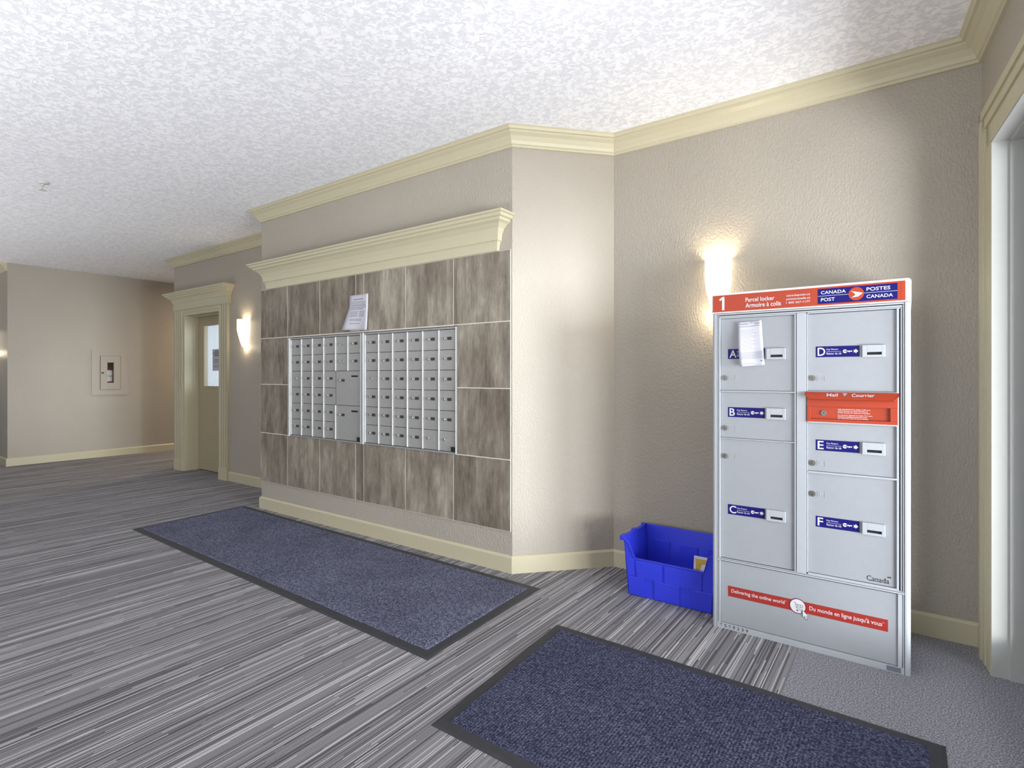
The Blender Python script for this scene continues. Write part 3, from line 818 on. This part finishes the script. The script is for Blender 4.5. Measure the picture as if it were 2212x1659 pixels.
fm = MB()   # front frame of bars
Z = dict(A=(1.128, 1.468), B=(0.905, 1.121), C=(0.335, 0.900), D=(1.132, 1.467), E=(0.784, 0.992), F=(0.341, 0.775))
def bar(x0, x1, z0, z1, y0=0.0): fm.box(x0, x1, y0, 0.021, z0, z1)
bar(0.0215, 0.0275, 0.333, 1.485, 0.003); bar(0.029, 0.0365, 0.333, 1.474, 0.001)
bar(0.0215, 0.0275, 0.0, 0.320, 0.003); bar(0.029, 0.0375, 0.027, 0.320, 0.001)
bar(0.744, 0.7495, 0.333, 1.485, 0.003); bar(0.7365, 0.742, 0.333, 1.481, 0.006)
bar(0.744, 0.7495, 0.0, 0.320, 0.003); bar(0.7275, 0.742, 0.027, 0.320, 0.001)
bar(0.0295, 0.742, 1.4755, 1.482, 0.001); bar(0.0215, 0.7495, 1.486, 1.493, 0.002)
bar(0.0365, 0.361, 1.469, 1.4745, 0.001); bar(0.4045, 0.735, 1.469, 1.4745, 0.001)
bar(0.3535, 0.3605, 0.333, 1.469, 0.001); bar(0.3625, 0.4005, 0.333, 1.4745, -0.001); bar(0.402, 0.4065, 0.339, 1.469, 0.001)
bar(0.7235, 0.7315, 0.333, 1.469, 0.001)
bar(0.0365, 0.3535, 1.1215, 1.1275, 0.0); bar(0.0365, 0.3535, 0.9005, 0.9045, 0.0)
bar(0.4065, 0.7235, 0.993, 0.998, -0.001); bar(0.4065, 0.7235, 0.776, 0.7835, 0.0); bar(0.4065, 0.7235, 1.1275, 1.1315, 0.001)
bar(0.0215, 0.7495, 0.3215, 0.3275, -0.001); bar(0.0215, 0.7495, 0.329, 0.3325, 0.001); bar(0.4065, 0.7235, 0.3325, 0.3395, 0.001)
bar(0.0215, 0.7495, 0.0, 0.0265, 0.0)
fm.build('door_frame', M['locker'], LK, bevel=0.0008)
MB().box(0.028, 0.742, 0.019, 0.0225, 0.01, 1.485).build('frame_gap_shade', M['dark'], LK)  # dark sheet behind the bars, painted as shade in the gaps
def key_icon(m, x0, z, mi):   # key with round bow, pointing right
    m.cyl((x0 + 0.008, -0.0008, z), (0, -1, 0), 0.008, 0.0003, 16, mi, sm=False)
    m.box(x0 + 0.010, x0 + 0.034, -0.0011, -0.0008, z - 0.0022, z + 0.0022, mi)
    m.box(x0 + 0.022, x0 + 0.025, -0.0011, -0.0008, z - 0.005, z - 0.002, mi)
    m.cyl((x0 + 0.0055, -0.0011, z), (0, -1, 0), 0.0022, 0.0003, 10, 1, sm=False)
def locker_door(L, x0, x1, sx0, sx1, sz, kx0, kx1, kz, lx, lz, mail=None):
    z0, z1 = Z[L]
    d = MB().box(x0, x1, 0.010, 0.018, z0, z1).build('compartment_door', M['lockerd'], LK, bevel=0.001)
    yf = 0.010
    s = MB(); s.box(sx0, sx1, yf - 0.0008, yf - 0.0001, sz, sz + 0.0465, 1)
    W_ = sx1 - sx0; k = W_ / 0.161
    def X(v): return sx0 + v * k
    y = yf - 0.0011
    wl = {'A': 0.031, 'B': 0.024, 'C': 0.030, 'D': 0.029, 'E': 0.023, 'F': 0.021}[L]
    s.text(L, X(0.007), X(0.007 + wl), sz + 0.006, sz + 0.041, y, 0, 0.012)
    s.text('Key Return', X(0.041), X(0.084), sz + 0.0275, sz + 0.0365, y, 0, 0.004)
    s.text('Retour de cl\u00e9', X(0.041), X(0.096), sz + 0.0105, sz + 0.0195, y, 0, 0.004)
    s.box(X(0.041), X(0.095), y, y + 0.0003, sz + 0.0228, sz + 0.0238, 0)
    kz_ = sz + 0.0235
    n0 = len(s.v); key_icon(s, X(0.101), kz_, 0)
    for i in range(n0, len(s.v)): a, b, c = s.v[i]; s.v[i] = (a, b + yf, c)
    ax = X(0.139); s.plate([(ax, kz_ - 0.005), (ax + 0.008, kz_ - 0.005), (ax + 0.008, kz_ - 0.010), (ax + 0.018, kz_), (ax + 0.008, kz_ + 0.010), (ax + 0.008, kz_ + 0.005), (ax, kz_ + 0.005), (ax + 0.003, kz_)], y, y + 0.0003, 0)
    s.build('key_sticker', [M['white'], M['navy']], d)
    q = MB(); kw = kx1 - kx0   # key return housing
    sx_0, sx_1, sz_0, sz_1 = kx0 + 0.016, kx1 - 0.012, kz + 0.010, kz + 0.021
    q.box(kx0, sx_0, yf - 0.012, yf, kz, kz + 0.050).box(sx_1, kx1, yf - 0.012, yf, kz, kz + 0.050)
    q.box(sx_0, sx_1, yf - 0.012, yf, kz, sz_0).box(sx_0, sx_1, yf - 0.012, yf, sz_1, kz + 0.050)
    q.box(sx_0, sx_1, yf - 0.003, yf - 0.001, sz_0, sz_1, 1)
    q.build('key_return_slot', [M['locker'], M['black']], d, bevel=0.0012)
    l = MB(); l.cyl((lx, yf, lz), (0, -1, 0), 0.0125, 0.003, 24, 0).cyl((lx, yf - 0.003, lz), (0, -1, 0), 0.0085, 0.0035, 20, 0, r2=0.0075)
    l.box(lx - 0.0012, lx + 0.0012, yf - 0.0070, yf - 0.0064, lz - 0.004, lz + 0.004, 1)
    l.build('lock', [M['lockmetal'], M['black']], d)
    e = MB(); ex_ = lx + 0.028
    for a, b, c, dd in ((ex_ - 0.008, ex_ - 0.0068, lz - 0.012, lz + 0.012), (ex_ + 0.020, ex_ + 0.0212, lz - 0.012, lz + 0.012)): e.box(a, b, yf - 0.001, yf, c, dd)
    e.text(L, ex_, ex_ + 0.012, lz - 0.008, lz + 0.008, yf - 0.001, 0)
    e.build('embossed_letter', M['locker'], d)
    if L == 'F':
        wmk = MB(); wmk.text('Canada', 0.622, 0.699, 0.351, 0.372, yf - 0.0006, 0, 0.0)
        for xx, zz, ww in ((0.637, 0.3508, 0.006), (0.6445, 0.3508, 0.005), (0.6555, 0.3508, 0.004), (0.668, 0.3508, 0.004), (0.6865, 0.3508, 0.004), (0.699, 0.3508, 0.004)): wmk.box(xx - ww / 2, xx + ww / 2, yf - 0.0006, yf - 0.0002, zz, zz + 0.0012)
        wmk.box(0.6935, 0.6965, yf - 0.0006, yf - 0.0002, 0.3745, 0.3805).box(0.7020, 0.7050, yf - 0.0006, yf - 0.0002, 0.3745, 0.3805).box(0.6975, 0.7010, yf - 0.0006, yf - 0.0002, 0.3755, 0.3800)
        wmk.build('wordmark', M['ink'], d)
    return d
for L, sz, kz, lz in (('A', 1.2775, 1.272, 1.188), ('B', 1.0035, 1.001, 0.950), ('C', 0.544, 0.541, 0.817)):
    locker_door(L, 0.0375, 0.3530, 0.0695, 0.2310, sz, 0.239, 0.318, kz, 0.055, lz)
for L, sz, kz, lz in (('D', 1.2785, 1.275, 1.188), ('E', 0.875, 0.872, 0.818), ('F', 0.5435, 0.541, 0.684)):
    locker_door(L, 0.4070, 0.7230, 0.4360, 0.5965, sz, 0.607, 0.686, kz, 0.4225, lz)
# red outgoing mail slot
ms = MB()
ms.box(0.404, 0.7275, -0.006, 0.018, 0.999, 1.012).box(0.404, 0.7275, -0.006, 0.018, 1.066, 1.127).box(0.404, 0.418, -0.006, 0.018, 1.012, 1.066).box(0.703, 0.7275, -0.006, 0.018, 1.012, 1.066)
ms.box(0.418, 0.703, 0.004, 0.018, 1.012, 1.066)
ms.box(0.404, 0.7275, -0.0075, -0.006, 0.9975, 0.9995, 1)
mo = ms.build('mail_slot', [M['orange'], M['lockerw']], LK, bevel=0.001)
fl = MB()   # hood: slanting flap with tapered ends
P_ = [(0.396, -0.008, 1.128), (0.733, -0.008, 1.128), (0.733, -0.020, 1.117), (0.716, -0.034, 1.098), (0.416, -0.034, 1.098), (0.396, -0.020, 1.117)]
n = len(fl.v); fl.v += P_ + [(x, y + 0.004 if y > -0.03 else y + 0.006, z - 0.003) for x, y, z in P_]
fl.face((0, 1, 2, 3, 4, 5)); fl.face((11, 10, 9, 8, 7, 6))
for i in range(6): j = (i + 1) % 6; fl.face((j, i, 6 + i, 6 + j))
fl.build('flap', M['orange'], mo)
tx = MB(); tx.text('Mail', 0.480, 0.521, 1.1105, 1.1235, -0.0275, 0, 0.015); tx.text('Courrier', 0.571, 0.650, 1.1105, 1.1235, -0.0275, 0, 0.015)
tx.plate([(0.537, 1.1235), (0.541, 1.1255), (0.546, 1.1240), (0.551, 1.1255), (0.555, 1.1235), (0.546, 1.1115)], -0.0275, -0.0272)
tx.v = [(a, -0.0085 - (1.1283 - c) * 0.98, c) for a, b, c in tx.v]
tx.build('flap_lettering', M['white'], mo)
tx = MB(); zz = 1.058
for i, s_ in enumerate(['Mail deposited here before 5:00 p.m.', 'will be picked up daily Monday to', 'Friday except on statutory holidays.', None, 'Le courrier d\u00e9pos\u00e9 ici avant 17 h sera', 'ramass\u00e9 quotidiennement du lundi', 'au vendredi sauf les jours f\u00e9ri\u00e9s.']):
    if s_: tx.text(s_, 0.519, 0.519 + 0.123 * (len(s_) / 38.0), zz - 0.0056, zz, 0.0035, 0, 0.02)
    zz -= 0.0070 if s_ else 0.0035
tx.build('slot_lettering', M['white'], mo)
l = MB(); l.cyl((0.467, 0.004, 1.038), (0, -1, 0), 0.0115, 0.004, 24).cyl((0.467, 0.0, 1.038), (0, -1, 0), 0.007, 0.003, 18).box(0.466, 0.468, -0.0036, -0.003, 1.034, 1.042, 1)
l.build('slot_lock', [M['lockmetal'], M['black']], mo)
# lower panel with banner
lp = MB().box(0.0385, 0.7268, 0.006, 0.018, 0.0285, 0.317).build('lower_panel', M['lockerd'], LK, bevel=0.001)
bb = MB(); y = 0.0052
bb.box(0.071, 0.695, y, 0.0058, 0.1565, 0.2055, 1)
bb.text('Delivering the online world', 0.086, 0.313, 0.1715, 0.1930, y - 0.0003, 0, 0.006); bb.text('TM', 0.315, 0.321, 0.1895, 0.1930, y - 0.0003, 0)
bb.text("Du monde en ligne jusqu'\u00e0 vous", 0.412, 0.675, 0.1690, 0.1930, y - 0.0003, 0, 0.006); bb.text('MC', 0.677, 0.683, 0.1880, 0.1915, y - 0.0003, 0)
bb.cyl((0.366, y, 0.181), (0, -1, 0), 0.0335, 0.0003, 40, 2, sm=False).cyl((0.366, y - 0.0003, 0.181), (0, -1, 0), 0.0320, 0.0003, 40, 1, sm=False).cyl((0.366, y - 0.0006, 0.181), (0, -1, 0), 0.0300, 0.0003, 40, 0, sm=False)
yy = y - 0.0012
def seg(x0, z0, x1, z1, w_, mi):
    dx, dz = x1 - x0, z1 - z0; L_ = math.hypot(dx, dz); nx, nz = -dz / L_ * w_, dx / L_ * w_
    bb.plate([(x0 - nx, z0 - nz), (x1 - nx, z1 - nz), (x1 + nx, z1 + nz), (x0 + nx, z0 + nz)], yy, yy + 0.0002, mi)
for a in ((0.350, 0.196, 0.357, 0.195), (0.357, 0.195, 0.362, 0.172), (0.362, 0.172, 0.384, 0.170), (0.358, 0.189, 0.387, 0.188), (0.387, 0.188, 0.384, 0.176), (0.360, 0.178, 0.384, 0.177), (0.366, 0.189, 0.368, 0.177), (0.376, 0.189, 0.377, 0.177), (0.360, 0.166, 0.386, 0.165)):
    seg(*a, 0.0007, 2)
bb.cyl((0.365, yy, 0.161), (0, -1, 0), 0.0028, 0.0002, 12, 2, sm=False).cyl((0.382, yy, 0.160), (0, -1, 0), 0.0028, 0.0002, 12, 2, sm=False)
cur = [(0.386, 0.168), (0.386, 0.139), (0.393, 0.145), (0.399, 0.132), (0.404, 0.134), (0.399, 0.147), (0.408, 0.147)]
cx_, cz_ = 0.394, 0.148
bb.plate([(cx_ + (a - cx_) * 1.18, cz_ + (b - cz_) * 1.14) for a, b in cur], yy - 0.0004, yy - 0.0001, 2); bb.plate(cur, yy - 0.0008, yy - 0.0005, 0)
bb.build('banner', [M['white'], M['red'], M['ink']], lp)
sr = MB()
for i, ch in enumerate('TSY9239'): sr.text(ch, 0.0365 + 0.0192 * i, 0.0365 + 0.0192 * i + 0.0095, 0.0085, 0.0225, -0.0006, 0, 0.01)
sr.box(0.690, 0.738, -0.0006, -0.0002, 0.004, 0.024, 1)
sr.build('serial_lettering', [M['ink'], M['greyink']], LK)
# header sign
hd = MB(); R_ = 0.018
def rrect(x0, x1, z0, z1, r, top=True):
    pts = [(x0, z0), (x1, z0)]
    pts += [(x1 - r + r * cos(a), z1 - r + r * sin(a)) for a in [PI / 2 * i / 6 for i in range(7)]]
    pts += [(x0 + r - r * sin(a), z1 - r + r * cos(a)) for a in [PI / 2 * i / 6 for i in range(7)]]
    return pts
hd.plate(rrect(-0.002, 0.772, 1.4945, 1.589, 0.014), -0.004, 0.40)
hs = hd.build('header_sign', M['lockerw'], LK, bevel=0.003)
hp = MB(); y = -0.0052
hp.box(0.004, 0.7525, y, -0.004, 1.5005, 1.5785, 1)
hp.plate([(0.046, 1.5085), (0.057, 1.5085), (0.057, 1.5715), (0.048, 1.5715), (0.033, 1.5605), (0.036, 1.5525), (0.046, 1.5585)], y - 0.0004, y - 0.0001, 0)
hp.text('Parcel locker', 0.151, 0.274, 1.5395, 1.5590, y - 0.0003, 0, 0.012)
hp.text('Armoire \u00e0 colis', 0.151, 0.300, 1.5130, 1.5335, y - 0.0003, 0, 0.012)
hp.text('canadapost.ca', 0.322, 0.416, 1.5470, 1.5590, y - 0.0003, 0, 0.006)
hp.text('postescanada.ca', 0.322, 0.416, 1.5315, 1.5435, y - 0.0003, 0, 0.006)
hp.text('1 800 267-1177', 0.322, 0.416, 1.5180, 1.5270, y - 0.0003, 0, 0.006)
hp.box(0.445, 0.727, y - 0.0004, y, 1.5075, 1.5715, 2)
y2 = y - 0.0008
hp.box(0.445, 0.727, y2 + 0.0001, y2 + 0.0004, 1.5400, 1.5413, 0)
hp.text('CANADA', 0.457, 0.549, 1.5480, 1.5620, y2, 0, 0.012); hp.text('POST', 0.457, 0.509, 1.5175, 1.5320, y2, 0, 0.012)
hp.text('POSTES', 0.622, 0.703, 1.5480, 1.5625, y2, 0, 0.012); hp.text('CANADA', 0.622, 0.712, 1.5180, 1.5320, y2, 0, 0.012)
CX, CZ = 0.586, 1.5400
hp.cyl((CX, y2, CZ), (0, -1, 0), 0.0275, 0.0004, 40, 1, sm=False)
y3 = y2 - 0.0010
hp.plate([(CX - 0.019, CZ + 0.013), (CX + 0.024, CZ + 0.0015), (CX + 0.007, CZ - 0.012), (CX - 0.017, CZ - 0.015), (CX - 0.003, CZ - 0.005), (CX - 0.008, CZ + 0.004)][::-1], y3, y3 + 0.0003, 0)
hp.plate([(CX - 0.004, CZ - 0.0022), (CX + 0.016, CZ - 0.0022), (CX + 0.016, CZ - 0.0032), (CX - 0.004, CZ - 0.0032)], y3 - 0.0003, y3 - 0.0001, 1)
hp.box(0.738, 0.7388, y - 0.0004, y, 1.503, 1.576, 3)
hp.build('sign_face', [M['white'], M['orange'], M['navy'], M['red']], hs)

# sheet taped to the locker door
sh = thing('taped_sheet', 'white printed form taped over the letter A sticker on the parcel locker', 'paper', (-0.76, 2.695, 0))
def f2(u, v):
    xl = 0.1285 + (0.1145 - 0.1285) * v; xr = 0.2310 + (0.2175 - 0.2310) * v
    zl = 1.240 + (1.447 - 1.240) * v; zr = 1.2475 + (1.4525 - 1.2475) * v
    x = xl + (xr - xl) * u; z = zl + (zr - zl) * u
    y = 0.0075 - 0.022 * max(0.0, 1 - u * 1.7) * (0.35 + 0.65 * sin(PI * min(1, v + 0.15))) - 0.003
    return (x, y, z)
bent_sheet(f2).build('sheet', M['paper'], sh, fix=False)
rows = [(0.935, 0.10, 0.45, 0.014), (0.945, 0.70, 0.92, 0.01), (0.92, 0.70, 0.92, 0.01), (0.885, 0.08, 0.92, 0.010)]
rows += [(0.80 - 0.035 * i, 0.12, 0.12 + 0.75 * random.uniform(0.6, 1), 0.005) for i in range(13)]
rows += [(0.30 - 0.027 * i, 0.06, 0.94, 0.007) for i in range(6)] + [(0.085, 0.85, 0.92, 0.03), (0.05, 0.1, 0.6, 0.006)]
print_on(f2, rows).build('print', M['greyink'], sh, fix=False)
MB().box(0.150, 0.180, 0.0035, 0.0095, 1.440, 1.4475).build('tape', M['lockerd'], sh)
